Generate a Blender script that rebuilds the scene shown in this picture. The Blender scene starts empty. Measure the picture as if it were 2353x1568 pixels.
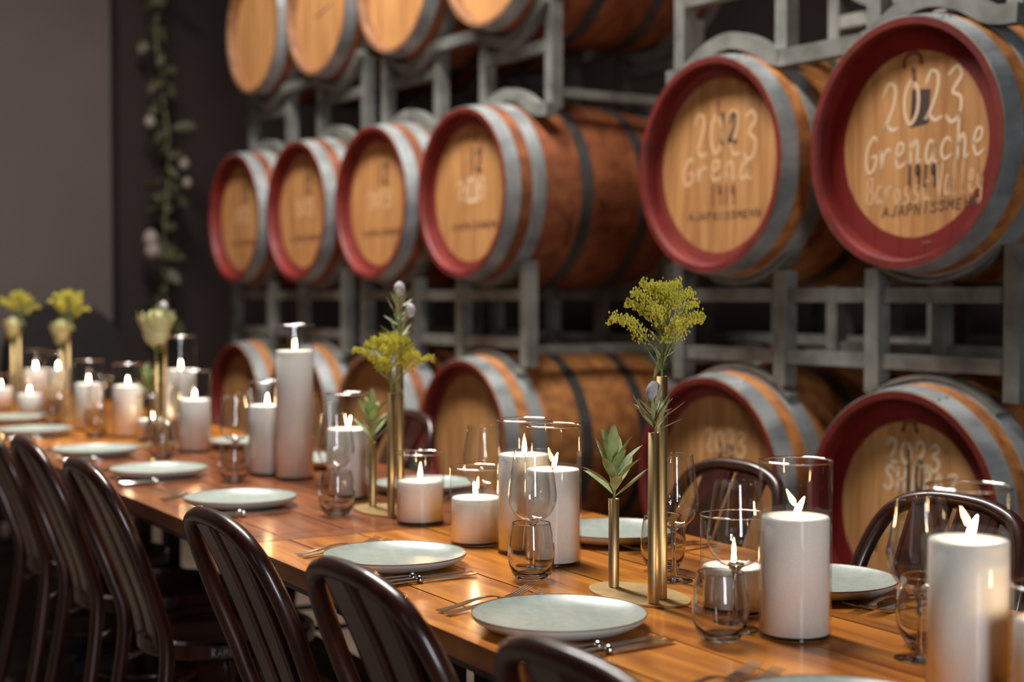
import bpy, math, random
from mathutils import Vector, Matrix
R = math.radians
random.seed(7)
SC = bpy.context.scene
COL = SC.collection
# ------------------------------------------------------------------ camera, world, light, exposure
cam = bpy.data.cameras.new('camera'); CAM = bpy.data.objects.new('camera', cam); COL.objects.link(CAM)
CAM.location = (0, 0, 1.27)
CAM.rotation_euler = (R(90) - math.atan(106 / 3400), 0, 0)
cam.sensor_width = 36; cam.lens = 36 * 3400 / 2353; cam.clip_start = .05
cam.dof.use_dof = True; cam.dof.focus_distance = 2.62; cam.dof.aperture_fstop = 2.3
SC.camera = CAM
w = bpy.data.worlds.new('world'); SC.world = w; w.use_nodes = True
w.node_tree.nodes['Background'].inputs[0].default_value = (.8, .85, 1, 1)
w.node_tree.nodes['Background'].inputs[1].default_value = .0
SC.view_settings.view_transform = 'Standard'; SC.view_settings.look = 'None'
SC.view_settings.exposure = 0.0; SC.view_settings.gamma = 1; SC.view_settings.use_curve_mapping = False
SC.cycles.transparent_max_bounces = 32
SC.cycles.max_bounces = 20
SC.cycles.transmission_bounces = 20
SC.cycles.caustics_reflective = False
SC.cycles.sample_clamp_indirect = 6

RK = R(33.16); TB = R(30.2)                       # heading of the barrel row and of the table row
def rk(v, u, z=0): return Vector((v * math.cos(RK) - u * math.sin(RK), v * math.sin(RK) + u * math.cos(RK), z))
def tb(v, u, z=0): return Vector((v * math.cos(TB) - u * math.sin(TB), v * math.sin(TB) + u * math.cos(TB), z))
HT = .75                                           # table height

def area(name, loc, target, sx, sy, power, col):
    l = bpy.data.lights.new(name, 'AREA'); l.shape = 'RECTANGLE'; l.size = sx; l.size_y = sy; l.energy = power; l.color = col
    o = bpy.data.objects.new(name, l); COL.objects.link(o); o.location = loc
    o.rotation_euler = (Vector(target) - Vector(loc)).to_track_quat('-Z', 'Y').to_euler()
    return o
# daylight entering by the roof light and by the tall windows behind the photographer
SKY = area('roof_light_daylight', rk(1.82, 4.7, 4.72), rk(1.82, 4.7, 0), 3.8, .5, 420, (1.0, .96, .9))
SKY.rotation_euler = (0, 0, RK + R(90))
WINB = area('rear_window_daylight', rk(-.85, -4.12, 1.95), rk(-.85, 0, 1.95), .9, 2.5, 250, (.9, .95, 1.0))
WINL = area('side_window_daylight', rk(-4.12, .6, 1.9), rk(0, .6, 1.9), .9, 2.3, 9, (.9, .95, 1.0))

# ------------------------------------------------------------------ materials
MATS = {}
def nodes(name):
    m = bpy.data.materials.new(name); m.use_nodes = True; nt = m.node_tree
    MATS[name] = m
    return m, nt, nt.nodes['Principled BSDF']
def setp(b, **k):
    names = dict(rough='Roughness', metal='Metallic', coat='Coat Weight', coatr='Coat Roughness', ior='IOR', sss='Subsurface Weight', spec='Specular IOR Level', sheen='Sheen Weight')
    for a, v in k.items(): b.inputs[names[a]].default_value = v
def N(nt, t, **k):
    n = nt.nodes.new(t)
    for a, v in k.items(): setattr(n, a, v)
    return n
def ramp(nt, stops):
    r = N(nt, 'ShaderNodeValToRGB'); e = r.color_ramp.elements
    while len(e) < len(stops): e.new(.5)
    for i, (p, c) in enumerate(stops): e[i].position = p; e[i].color = (*c, 1)
    return r
def c3(r, g, b):                                   # sRGB 0-255 to linear
    f = lambda x: (x / 255 / 12.92) if x <= 10 else ((x / 255 + .055) / 1.055) ** 2.4
    return (f(r), f(g), f(b))
def plain(name, col, **k):
    m, nt, b = nodes(name); b.inputs['Base Color'].default_value = (*col, 1); setp(b, **k); return m
def mottled(name, ca, cb, scale=(8, 8, 8), detail=4, bump=0., objvar=0., distort=0., **k):
    """noise between two colours in object space, optional per-object value shift and fine relief"""
    m, nt, b = nodes(name); L = nt.links.new
    tc = N(nt, 'ShaderNodeTexCoord'); mp = N(nt, 'ShaderNodeMapping'); mp.inputs['Scale'].default_value = scale
    L(tc.outputs['Object'], mp.inputs[0])
    nz = N(nt, 'ShaderNodeTexNoise'); nz.inputs['Scale'].default_value = 1; nz.inputs['Detail'].default_value = detail; nz.inputs['Distortion'].default_value = distort
    if objvar:
        oi = N(nt, 'ShaderNodeObjectInfo'); ad = N(nt, 'ShaderNodeVectorMath', operation='MULTIPLY_ADD')
        mu = N(nt, 'ShaderNodeMath', operation='MULTIPLY'); mu.inputs[1].default_value = 37; L(oi.outputs['Random'], mu.inputs[0])
        L(mp.outputs[0], ad.inputs[0]); ad.inputs[1].default_value = (1, 1, 1); L(mu.outputs[0], ad.inputs[2]); L(ad.outputs[0], nz.inputs[0])
    else: L(mp.outputs[0], nz.inputs[0])
    r = ramp(nt, [(.3, ca), (.7, cb)]); L(nz.outputs['Fac'], r.inputs[0]); out = r.outputs[0]
    if objvar:
        hs = N(nt, 'ShaderNodeHueSaturation'); mr = N(nt, 'ShaderNodeMapRange'); mr.inputs[3].default_value = 1 - objvar; mr.inputs[4].default_value = 1 + objvar
        L(oi.outputs['Random'], mr.inputs[0]); L(mr.outputs[0], hs.inputs['Value']); L(out, hs.inputs['Color']); out = hs.outputs[0]
    L(out, b.inputs['Base Color'])
    if bump:
        bp = N(nt, 'ShaderNodeBump'); bp.inputs['Strength'].default_value = bump; bp.inputs['Distance'].default_value = .002; L(nz.outputs['Fac'], bp.inputs['Height']); L(bp.outputs[0], b.inputs['Normal'])
    setp(b, **k); return m
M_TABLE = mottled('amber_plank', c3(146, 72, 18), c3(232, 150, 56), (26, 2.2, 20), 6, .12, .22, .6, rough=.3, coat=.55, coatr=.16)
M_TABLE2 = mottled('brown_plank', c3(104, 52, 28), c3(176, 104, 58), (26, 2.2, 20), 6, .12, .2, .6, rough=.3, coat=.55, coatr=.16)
M_BENT = mottled('bentwood', c3(34, 12, 8), c3(62, 24, 14), (30, 30, 5), 5, .05, .0, .4, rough=.36, spec=.35, coat=.5, coatr=.12)
M_SEAT = mottled('seat_wood', c3(52, 20, 10), c3(104, 46, 20), (40, 6, 10), 5, .05, .0, .4, rough=.34, coat=.7, coatr=.15)
M_STEEL = mottled('galvanised_hoop', c3(116, 120, 122), c3(172, 176, 176), (9, 9, 9), 6, .1, .1, .3, rough=.42, metal=.3)
M_RACK = mottled('galvanised_rack', c3(98, 98, 94), c3(144, 144, 137), (10, 10, 10), 6, .1, .1, .3, rough=.55, metal=.35)
M_DKHOOP = mottled('dark_hoop', c3(62, 60, 60), c3(96, 94, 92), (9, 9, 9), 5, .1, .05, .3, rough=.5, metal=.5)
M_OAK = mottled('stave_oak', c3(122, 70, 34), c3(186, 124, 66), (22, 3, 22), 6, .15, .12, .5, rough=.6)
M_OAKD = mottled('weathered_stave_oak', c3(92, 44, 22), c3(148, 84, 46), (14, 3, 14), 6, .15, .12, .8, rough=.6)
M_CHIME = mottled('bare_chime', c3(96, 58, 36), c3(150, 104, 66), (20, 20, 20), 5, .1, .0, .3, rough=.65)
M_RED = mottled('red_paint', c3(84, 10, 8), c3(122, 32, 24), (10, 10, 10), 5, .1, .0, .3, rough=.55)
def head_mat(name, rin, red):
    m, nt, b = nodes(name); L = nt.links.new
    tc = N(nt, 'ShaderNodeTexCoord'); sx = N(nt, 'ShaderNodeSeparateXYZ'); L(tc.outputs['Object'], sx.inputs[0])
    cb = N(nt, 'ShaderNodeCombineXYZ'); L(sx.outputs[1], cb.inputs[0]); L(sx.outputs[2], cb.inputs[1])
    ln = N(nt, 'ShaderNodeVectorMath', operation='LENGTH'); L(cb.outputs[0], ln.inputs[0])
    nw = N(nt, 'ShaderNodeTexNoise'); nw.inputs['Scale'].default_value = 7; L(tc.outputs['Object'], nw.inputs[0])
    ma = N(nt, 'ShaderNodeMath', operation='MULTIPLY_ADD'); ma.inputs[1].default_value = .008; L(nw.outputs['Fac'], ma.inputs[0]); L(ln.outputs['Value'], ma.inputs[2])
    st = N(nt, 'ShaderNodeMapRange'); st.inputs[1].default_value = rin + .002; st.inputs[2].default_value = rin + .007; L(ma.outputs[0], st.inputs[0])
    mp = N(nt, 'ShaderNodeMapping'); mp.inputs['Scale'].default_value = (20, 34, 3); L(tc.outputs['Object'], mp.inputs[0])
    oi = N(nt, 'ShaderNodeObjectInfo'); mu = N(nt, 'ShaderNodeMath', operation='MULTIPLY'); mu.inputs[1].default_value = 50; L(oi.outputs['Random'], mu.inputs[0])
    av = N(nt, 'ShaderNodeVectorMath'); L(mp.outputs[0], av.inputs[0]); L(mu.outputs[0], av.inputs[1])
    nz = N(nt, 'ShaderNodeTexNoise'); nz.inputs['Scale'].default_value = 1; nz.inputs['Detail'].default_value = 5; L(av.outputs[0], nz.inputs[0])
    r = ramp(nt, [(.3, c3(158, 104, 56)), (.7, c3(198, 146, 90))]); L(nz.outputs['Fac'], r.inputs[0])
    hs = N(nt, 'ShaderNodeHueSaturation'); mr = N(nt, 'ShaderNodeMapRange'); mr.inputs[3].default_value = .9; mr.inputs[4].default_value = 1.08
    L(oi.outputs['Random'], mr.inputs[0]); L(mr.outputs[0], hs.inputs['Value']); L(r.outputs[0], hs.inputs['Color'])
    mx = N(nt, 'ShaderNodeMix', data_type='RGBA'); L(st.outputs[0], mx.inputs[0]); L(hs.outputs[0], mx.inputs[6]); mx.inputs[7].default_value = (*red, 1)
    L(mx.outputs[2], b.inputs['Base Color']); setp(b, rough=.6); return m
M_HEADW = head_mat('red_ringed_head', .246, c3(112, 14, 8))
M_HEADN = head_mat('thin_ringed_head', .268, c3(128, 48, 42))
M_HEADB = head_mat('bare_head', .9, c3(140, 26, 22))
M_CHALK = plain('chalk', c3(216, 184, 150), rough=.9)
M_CHALKF = plain('faint_chalk', c3(208, 166, 122), rough=.9)
M_INK = plain('stamp_ink', c3(58, 42, 38), rough=.8)
M_INKD = plain('worn_stamp_ink', c3(96, 66, 48), rough=.8)
M_INKB = plain('brown_brand', c3(120, 66, 40), rough=.8)
M_GOLD = mottled('brushed_gold', c3(204, 174, 122), c3(220, 194, 146), (40, 40, 6), 3, .0, .0, rough=.46, metal=1.)
M_PLATE = mottled('sage_glaze', c3(150, 160, 152), c3(170, 178, 168), (60, 60, 60), 5, .02, .0, rough=.34, spec=.5)
M_PLATEB = plain('plate_underside', c3(188, 192, 190), rough=.4)
M_RIM = plain('brown_rim', c3(126, 90, 62), rough=.4)
M_CUT = plain('polished_steel', c3(190, 184, 178), rough=.2, metal=1.)
M_WICK = plain('wick', c3(40, 30, 26), rough=.9)
M_SAND = mottled('sand_wax', c3(232, 228, 222), c3(246, 243, 238), (600, 600, 600), 2, .25, .0, rough=.75, sss=.35)
MATS['sand_wax'].node_tree.nodes['Principled BSDF'].inputs['Subsurface Radius'].default_value = (.03, .022, .016)
def emit(name, col, s):
    m = bpy.data.materials.new(name); m.use_nodes = True; nt = m.node_tree; nt.nodes.clear()
    e = N(nt, 'ShaderNodeEmission'); o = N(nt, 'ShaderNodeOutputMaterial'); e.inputs[0].default_value = (*col, 1); e.inputs[1].default_value = s
    nt.links.new(e.outputs[0], o.inputs[0]); return m
M_FLAME = emit('flame', (1, .62, .30), 150)
def thin_glass(name, tint, rough=.0):
    m = bpy.data.materials.new(name); m.use_nodes = True; nt = m.node_tree; nt.nodes.clear(); L = nt.links.new
    lw = N(nt, 'ShaderNodeLayerWeight'); lw.inputs[0].default_value = .5
    p = N(nt, 'ShaderNodeMath', operation='POWER'); L(lw.outputs['Facing'], p.inputs[0]); p.inputs[1].default_value = 4.2
    a = N(nt, 'ShaderNodeMath', operation='MULTIPLY_ADD'); L(p.outputs[0], a.inputs[0]); a.inputs[1].default_value = .8; a.inputs[2].default_value = .05
    t = N(nt, 'ShaderNodeBsdfTransparent'); t.inputs[0].default_value = (*tint, 1)
    g = N(nt, 'ShaderNodeBsdfGlossy'); g.inputs['Roughness'].default_value = rough
    x = N(nt, 'ShaderNodeMixShader'); o = N(nt, 'ShaderNodeOutputMaterial')
    L(a.outputs[0], x.inputs[0]); L(t.outputs[0], x.inputs[1]); L(g.outputs[0], x.inputs[2]); L(x.outputs[0], o.inputs[0]); return m
M_THIN = thin_glass('thin_glass', (.975, .98, .975))
def bowl_glass():
    m = bpy.data.materials.new('bowl_glass'); m.use_nodes = True; nt = m.node_tree; nt.nodes.clear(); L = nt.links.new
    lw = N(nt, 'ShaderNodeLayerWeight'); lw.inputs[0].default_value = .5
    p = N(nt, 'ShaderNodeMath', operation='POWER'); L(lw.outputs['Facing'], p.inputs[0]); p.inputs[1].default_value = 3.0
    a = N(nt, 'ShaderNodeMath', operation='MULTIPLY_ADD'); L(p.outputs[0], a.inputs[0]); a.inputs[1].default_value = .75; a.inputs[2].default_value = .035
    r = ramp(nt, [(.0, (.995, .995, .99)), (.75, (.98, .98, .97)), (.94, (.66, .64, .61)), (1., (.42, .4, .38))]); L(lw.outputs['Facing'], r.inputs[0])  # dark edges of refracting glass are put into the tint by view angle
    t = N(nt, 'ShaderNodeBsdfTransparent'); L(r.outputs[0], t.inputs[0])
    g = N(nt, 'ShaderNodeBsdfGlossy'); g.inputs['Roughness'].default_value = 0
    x = N(nt, 'ShaderNodeMixShader'); o = N(nt, 'ShaderNodeOutputMaterial')
    L(a.outputs[0], x.inputs[0]); L(t.outputs[0], x.inputs[1]); L(g.outputs[0], x.inputs[2]); L(x.outputs[0], o.inputs[0]); return m
M_BOWL = bowl_glass()
M_SOLID = bpy.data.materials.new('solid_glass'); M_SOLID.use_nodes = True
_b = M_SOLID.node_tree.nodes['Principled BSDF']; _b.inputs['Transmission Weight'].default_value = 1; _b.inputs['Roughness'].default_value = 0.0; _b.inputs['IOR'].default_value = 1.48
M_LEAF = mottled('green_leaf', c3(128, 148, 92), c3(172, 184, 126), (60, 60, 20), 3, .0, .12, rough=.5)
M_LEAFT = plain('leaf_tip', c3(176, 92, 66), rough=.55)
M_LEAFG = mottled('grey_green_leaf', c3(128, 138, 98), c3(172, 176, 130), (60, 60, 20), 3, .0, .1, rough=.55)
M_DLEAF = mottled('dark_leaf', c3(58, 58, 38), c3(98, 94, 64), (20, 20, 20), 3, .0, .3, rough=.6)
M_STEM = plain('stem_green', c3(120, 134, 66), rough=.6)
M_STEMR = plain('stem_russet', c3(170, 110, 76), rough=.6)
M_GROD = mottled('goldenrod_floret', c3(168, 166, 44), c3(222, 210, 80), (90, 90, 90), 3, .0, .0, rough=.7)
M_BUD = mottled('lilac_bud', c3(150, 140, 148), c3(212, 204, 208), (120, 120, 120), 4, .3, .0, rough=.7)
M_PROT = mottled('pale_protea', c3(186, 184, 112), c3(226, 224, 180), (30, 30, 30), 3, .0, .1, rough=.6)
M_WALLD = mottled('dark_wall', c3(34, 23, 20), c3(44, 30, 26), (1.2, 1.2, 1.2), 4, .0, .0, rough=.85)
M_WALLP = mottled('grey_wall', c3(92, 80, 76), c3(102, 90, 85), (.8, .8, .8), 3, .0, .0, rough=.9)
M_FLOOR = mottled('concrete', c3(62, 49, 40), c3(92, 75, 61), (2.4, 2.4, 2.4), 7, .1, .0, .3, rough=.7)
M_CEIL = plain('dark_ceiling', c3(52, 42, 38), rough=.9)
M_FRAME = plain('window_frame', c3(70, 66, 64), rough=.5)
M_LEATH = plain('black_upholstery', c3(26, 18, 17), rough=.6)
M_DKLEG = plain('dark_iron', c3(34, 28, 26), rough=.5, metal=.3)
M_PALE = plain('white_petal', c3(230, 226, 216), rough=.6)
M_DIMP = plain('dusty_petal', c3(150, 136, 126), rough=.7)
M_LABEL = plain('paper_label', c3(196, 190, 182), rough=.8)

# ------------------------------------------------------------------ mesh helpers
class MB:
    def __init__(s): s.v = []; s.f = []; s.m = []; s.sm = []
    def add(s, vs, fs, mi=0, smooth=False):
        o = len(s.v); s.v += [tuple(p) for p in vs]
        for f in fs: s.f.append(tuple(i + o for i in f)); s.m.append(mi); s.sm.append(smooth)
        return s
    def box(s, a, b, mi=0, bev=0.):
        (x0, y0, z0), (x1, y1, z1) = a, b
        if not bev:
            vs = [(x, y, z) for x in (x0, x1) for y in (y0, y1) for z in (z0, z1)]
            return s.add(vs, [(0, 1, 3, 2), (4, 6, 7, 5), (0, 4, 5, 1), (2, 3, 7, 6), (0, 2, 6, 4), (1, 5, 7, 3)], mi)
        e = bev; vs = []; fs = []                 # box with its four long vertical-plane edges chamfered on top
        ring = lambda x0, x1, y0, y1, z: [(x0, y0, z), (x1, y0, z), (x1, y1, z), (x0, y1, z)]
        vs += ring(x0, x1, y0, y1, z0) + ring(x0, x1, y0, y1, z1 - e) + ring(x0 + e, x1 - e, y0 + e, y1 - e, z1)
        fs.append((3, 2, 1, 0)); fs.append((8, 9, 10, 11))
        for k in (0, 4):
            for i in range(4): j = (i + 1) % 4; fs.append((k + i, k + j, k + 4 + j, k + 4 + i))
        return s.add(vs, fs, mi)
    def lathe(s, prof, n=32, mi=0, smooth=True, M=None, closed=False):
        """prof: (r, z) list, around Z; r == 0 makes a pole"""
        vs = []; fs = []; rows = []
        for r, z in prof:
            if r < 1e-6: rows.append([len(vs)]); vs.append(Vector((0, 0, z)))
            else:
                rows.append(list(range(len(vs), len(vs) + n)))
                vs += [Vector((r * math.cos(2 * math.pi * i / n), r * math.sin(2 * math.pi * i / n), z)) for i in range(n)]
        pairs = list(zip(rows, rows[1:])) + ([(rows[-1], rows[0])] if closed else [])
        for a, b in pairs:
            for i in range(n):
                j = (i + 1) % n
                if len(a) == 1 and len(b) == 1: continue
                if len(a) == 1: fs.append((a[0], b[j], b[i]))
                elif len(b) == 1: fs.append((a[i], a[j], b[0]))
                else: fs.append((a[i], a[j], b[j], b[i]))
        if M: vs = [M @ p for p in vs]
        return s.add(vs, fs, mi, smooth)
    def sweep(s, pts, sec, mi=0, smooth=True, closed=False, up=(0, 0, 1), scale=None, caps=True):
        """sweep a section [(a, b)] along pts; a along side, b along the frame normal"""
        pts = [Vector(p) for p in pts]; n = len(pts); k = len(sec); vs = []; fs = []
        up = Vector(up)
        for i, p in enumerate(pts):
            if closed: t = pts[(i + 1) % n] - pts[i - 1]
            else: t = pts[min(i + 1, n - 1)] - pts[max(i - 1, 0)]
            t.normalize(); u = up - t * up.dot(t)
            if u.length < 1e-3: u = Vector((1, 0, 0)) - t * t.x
            u.normalize(); sd = t.cross(u)
            sc = scale[i] if scale else 1
            for a, b in sec: vs.append(p + sd * a * sc + u * b * sc)
        for i in range(n if closed else n - 1):
            j = (i + 1) % n
            for q in range(k): r = (q + 1) % k; fs.append((i * k + q, i * k + r, j * k + r, j * k + q))
        if caps and not closed: fs.append(tuple(range(k - 1, -1, -1))); fs.append(tuple((n - 1) * k + q for q in range(k)))
        return s.add(vs, fs, mi, smooth)
    def tube(s, pts, r, n=8, **k):
        return s.sweep(pts, [(r * math.cos(2 * math.pi * i / n), r * math.sin(2 * math.pi * i / n)) for i in range(n)], **k)
    def bar(s, pts, a, b=None, **k):
        b = b or a; a /= 2; b /= 2; k.setdefault('smooth', False)
        return s.sweep(pts, [(-a, -b), (a, -b), (a, b), (-a, b)], **k)
    def blob(s, c, rx, rz, n=6, mi=0, M=None):
        prof = [(0, -rz), (rx * .75, -rz * .6), (rx, 0), (rx * .7, rz * .62), (0, rz)]
        T = Matrix.Translation(c) @ (M or Matrix())
        return s.lathe(prof, n, mi, True, T)
    def mesh(s, name, mats):
        me = bpy.data.meshes.new(name); me.from_pydata(s.v, [], s.f)
        me.polygons.foreach_set('material_index', s.m); me.polygons.foreach_set('use_smooth', s.sm)
        for m in (mats if isinstance(mats, (list, tuple)) else [mats]): me.materials.append(m)
        me.validate(); me.update()
        return me
    def build(s, name, mats, parent=None): return mobj(name, s.mesh(name, mats), parent)
def mobj(name, me, parent=None):
    o = bpy.data.objects.new(name, me); COL.objects.link(o)
    if parent: o.parent = parent
    return o
def tag(o, label=None, cat=None, group=None, kind=None):
    if label: o['label'] = label
    if cat: o['category'] = cat
    if group: o['group'] = group
    if kind: o['kind'] = kind
    return o
def thing(name, label, cat, loc=(0, 0, 0), rz=0., group=None):
    o = bpy.data.objects.new(name, None); COL.objects.link(o); o.location = loc; o.rotation_euler = (0, 0, rz); o.empty_display_size = .05
    return tag(o, label, cat, group)
def kids(o): return KIDS.get(o.name, [])
KIDS = {}
def copy_tree(o, parent=None):
    c = o.copy(); COL.objects.link(c); c.parent = parent
    for ch in [x for x in ALLCH.get(o, [])]: copy_tree(ch, c)
    return c
ALLCH = {}
def freeze(root):                                   # remember the parts of a prototype for copying
    for o in COL.objects:
        if o.parent: 
            l = ALLCH.setdefault(o.parent, [])
            if o not in l: l.append(o)
    return root
def cr(pts, k=6, closed=False):                     # Catmull-Rom through points
    pts = [Vector(p) for p in pts]; n = len(pts); out = []
    for i in range(n if closed else n - 1):
        a, b, c, d = (pts[(i - 1) % n], pts[i], pts[(i + 1) % n], pts[(i + 2) % n]) if closed else (pts[max(i - 1, 0)], pts[i], pts[i + 1], pts[min(i + 2, n - 1)])
        for q in range(k):
            t = q / k; out.append(.5 * ((2 * b) + (c - a) * t + (2 * a - 5 * b + 4 * c - d) * t * t + (3 * b - a - 3 * c + d) * t ** 3))
    if not closed: out.append(pts[-1])
    return out

# ------------------------------------------------------------------ the room (barrel-row axes: v across, u along)
def struct(name, mb, m): return tag(mb.build(name, m), kind='structure')
def place(o, v=0, u=0, z=0): o.location = rk(v, u, z); o.rotation_euler = (0, 0, RK); return o
place(struct('floor', MB().box((-4, -4, -.1), (6.2, 9.7, 0)), M_FLOOR))
b = MB(); b.box((-4, -4, 4.6), (1.2, 9.7, 4.7)); b.box((2.2, -4, 4.6), (6.2, 9.7, 4.7)); b.box((1.2, -4, 4.6), (2.2, 2.3, 4.7)); b.box((1.2, 7.5, 4.6), (2.2, 9.7, 4.7))
place(struct('ceiling', b, M_CEIL))
place(struct('wall_back', MB().box((3.12, 9.6, 0), (6.2, 9.7, 4.6)), M_WALLD))
place(struct('wall_left', MB().box((-4, 9.45, 0), (3.08, 9.7, 4.6)), M_WALLP))
b = MB(); b.box((3.08, 9.3, 0), (3.4, 9.7, 4.6)); place(struct('trim_1', b, M_WALLD))
place(struct('wall_right', MB().box((6.1, -4, 0), (6.2, 9.6, 4.6)), M_WALLD))
# wall behind the photographer, with a tall window
b = MB(); b.box((-4, -4.1, 0), (-1.3, -4, 4.6)); b.box((-.4, -4.1, 0), (6.2, -4, 4.6)); b.box((-1.3, -4.1, 0), (-.4, -4, .7)); b.box((-1.3, -4.1, 3.2), (-.4, -4, 4.6))
place(struct('wall_rear', b, M_WALLD))
b = MB(); b.box((-4.1, -4, 0), (-4, .15, 4.6)); b.box((-4.1, 1.05, 0), (-4, 9.7, 4.6)); b.box((-4.1, .15, 0), (-4, 1.05, .7)); b.box((-4.1, .15, 3.1), (-4, 1.05, 4.6))
place(struct('wall_side', b, M_WALLD))
def window(name, v0, u0, v1, u1, z0, z1, n):
    w_ = thing(name, None, None); w_['kind'] = 'structure'; place(w_)
    d = Vector((v1 - v0, u1 - u0, 0)); 
    def beam(p, q, nm): MB().bar([p, q], .03, .03).build(nm, M_FRAME, w_)
    for i in range(n + 1):
        p = Vector((v0, u0, 0)) + d * i / n; beam(p + Vector((0, 0, z0)), p + Vector((0, 0, z1)), 'mullion')
    for z in (z0, (z0 * .45 + z1 * .55), z1): beam((v0, u0, z), (v1, u1, z), 'transom')
window('window_1', -1.3, -4.04, -.4, -4.04, .7, 3.2, 4)
window('window_2', -4.04, .15, -4.04, 1.05, .7, 3.1, 4)
b = MB()
rl = thing('window_3', None, None); rl['kind'] = 'structure'; place(rl)
for i in range(7): MB().bar([(1.2, 2.3 + i * 5.2 / 6, 4.64), (2.2, 2.3 + i * 5.2 / 6, 4.64)], .05, .06).build('glazing_bar', M_FRAME, rl)

# ------------------------------------------------------------------ barrels
BL, RH, RB = .98, .33, .374                        # length, head and bilge radius
def rbar(x): t = x / BL * 2 - 1; return RB - (RB - RH) * abs(t) ** 2.0
NST = 26
def stave_mesh(mats):
    """all staves as one grooved shell; axis along +X, front head at x=0; chime hollow in front and behind"""
    mb = MB(); xs = [0, .03, .09, .16, .24, .33, .42, .5, .58, .67, .76, .84, .9, .955, .98]
    sub = 4; n = NST * sub
    vs = []; fs = []
    for x in xs:
        for i in range(n):
            r = rbar(x) - (.0022 if i % sub == 0 else 0); a = 2 * math.pi * i / n
            vs.append((x, r * math.cos(a), r * math.sin(a)))
    for k in range(len(xs) - 1):
        for i in range(n): j = (i + 1) % n; fs.append((k * n + i, k * n + j, (k + 1) * n + j, (k + 1) * n + i))
    mb.add(vs, fs, 0, True)
    for end, s in ((0, 1), (BL, -1)):
        prof = [(RH, end), (RH - .019, end + s * .001), (RH - .024, end + s * .012), (RH - .026, end + s * .055)]
        vs = []; fs = []
        for r, x in prof: vs += [(x, r * math.cos(2 * math.pi * i / n), r * math.sin(2 * math.pi * i / n)) for i in range(n)]
        for k in range(3):
            for i in range(n):
                j = (i + 1) % n; q = (k * n + i, k * n + j, (k + 1) * n + j, (k + 1) * n + i); fs.append(q if s < 0 else q[::-1])
        mb.add(vs, fs, 1, False)
    return mb.mesh('staves', mats)
def hoop_mesh(x0, x1, m):
    mb = MB(); n = 72; t = .0035; vs = []; fs = []
    sec = [(x0, rbar(x0) - .001), (x0, rbar(x0) + t), ((x0 + x1) / 2, rbar((x0 + x1) / 2) + t), (x1, rbar(x1) + t), (x1, rbar(x1) - .001)]
    for x, r in sec: vs += [(x, r * math.cos(2 * math.pi * i / n), r * math.sin(2 * math.pi * i / n)) for i in range(n)]
    for k in range(4):
        for i in range(n): j = (i + 1) % n; fs.append((k * n + i, k * n + j, (k + 1) * n + j, (k + 1) * n + i))
    return mb.add(vs, fs, 0, False).mesh('hoop', m)
def rivet_mesh(x0, x1, m):
    mb = MB()
    for x in (x0 * .75 + x1 * .25, x0 * .25 + x1 * .75):
        mb.blob((x, -.12, math.sqrt((rbar(x) + .004) ** 2 - .0144)), .006, .004)
    return mb.mesh('rivet', m)
HX = .05                                           # head recess
def board_meshes(mat):
    out = []; rr = RH - .0255; nb = 7; edges = [-rr + 2 * rr * i / nb for i in range(nb + 1)]
    for y0, y1 in zip(edges, edges[1:]):
        y0 += .0006; y1 -= .0006; k = 6; top = []; bot = []
        for i in range(k + 1):
            y = y0 + (y1 - y0) * i / k; h = math.sqrt(max(rr * rr - y * y, 0)); top.append((y, h)); bot.append((y, -h))
        ring = bot + top[::-1]; vs = [(HX, y, z) for y, z in ring] + [(HX + .022, y, z) for y, z in ring]; n = len(ring)
        fs = [tuple(range(n - 1, -1, -1)), tuple(range(n, 2 * n))] + [(i, (i + 1) % n, n + (i + 1) % n, n + i) for i in range(n)]
        out.append(MB().add(vs, fs).mesh('head_board', mat))
    return out
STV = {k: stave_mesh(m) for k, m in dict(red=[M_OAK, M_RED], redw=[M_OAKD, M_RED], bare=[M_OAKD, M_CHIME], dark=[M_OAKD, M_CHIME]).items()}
HOOPS = [hoop_mesh(.004, .062, M_STEEL), hoop_mesh(.112, .168, M_STEEL), hoop_mesh(.325, .375, M_DKHOOP), hoop_mesh(BL - .375, BL - .325, M_DKHOOP), hoop_mesh(BL - .168, BL - .112, M_STEEL), hoop_mesh(BL - .062, BL - .004, M_STEEL)]
RIV = [rivet_mesh(.004, .062, M_STEEL), rivet_mesh(.112, .168, M_STEEL)]
BRD = {k: board_meshes(m) for k, m in dict(wide=M_HEADW, thin=M_HEADN, bare=M_HEADB).items()}
back_head = MB().add([(BL - .045, .306 * math.cos(2 * math.pi * i / 48), .306 * math.sin(2 * math.pi * i / 48)) for i in range(48)], [tuple(range(48))]).mesh('rear_head', M_HEADB)
bung = MB().lathe([(.0, .012), (.022, .012), (.026, 0), (.026, -.01), (0, -.01)], 16, M=Matrix.Translation((BL / 2, 0, RB)), smooth=False).mesh('bung', M_CHIME)
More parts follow.
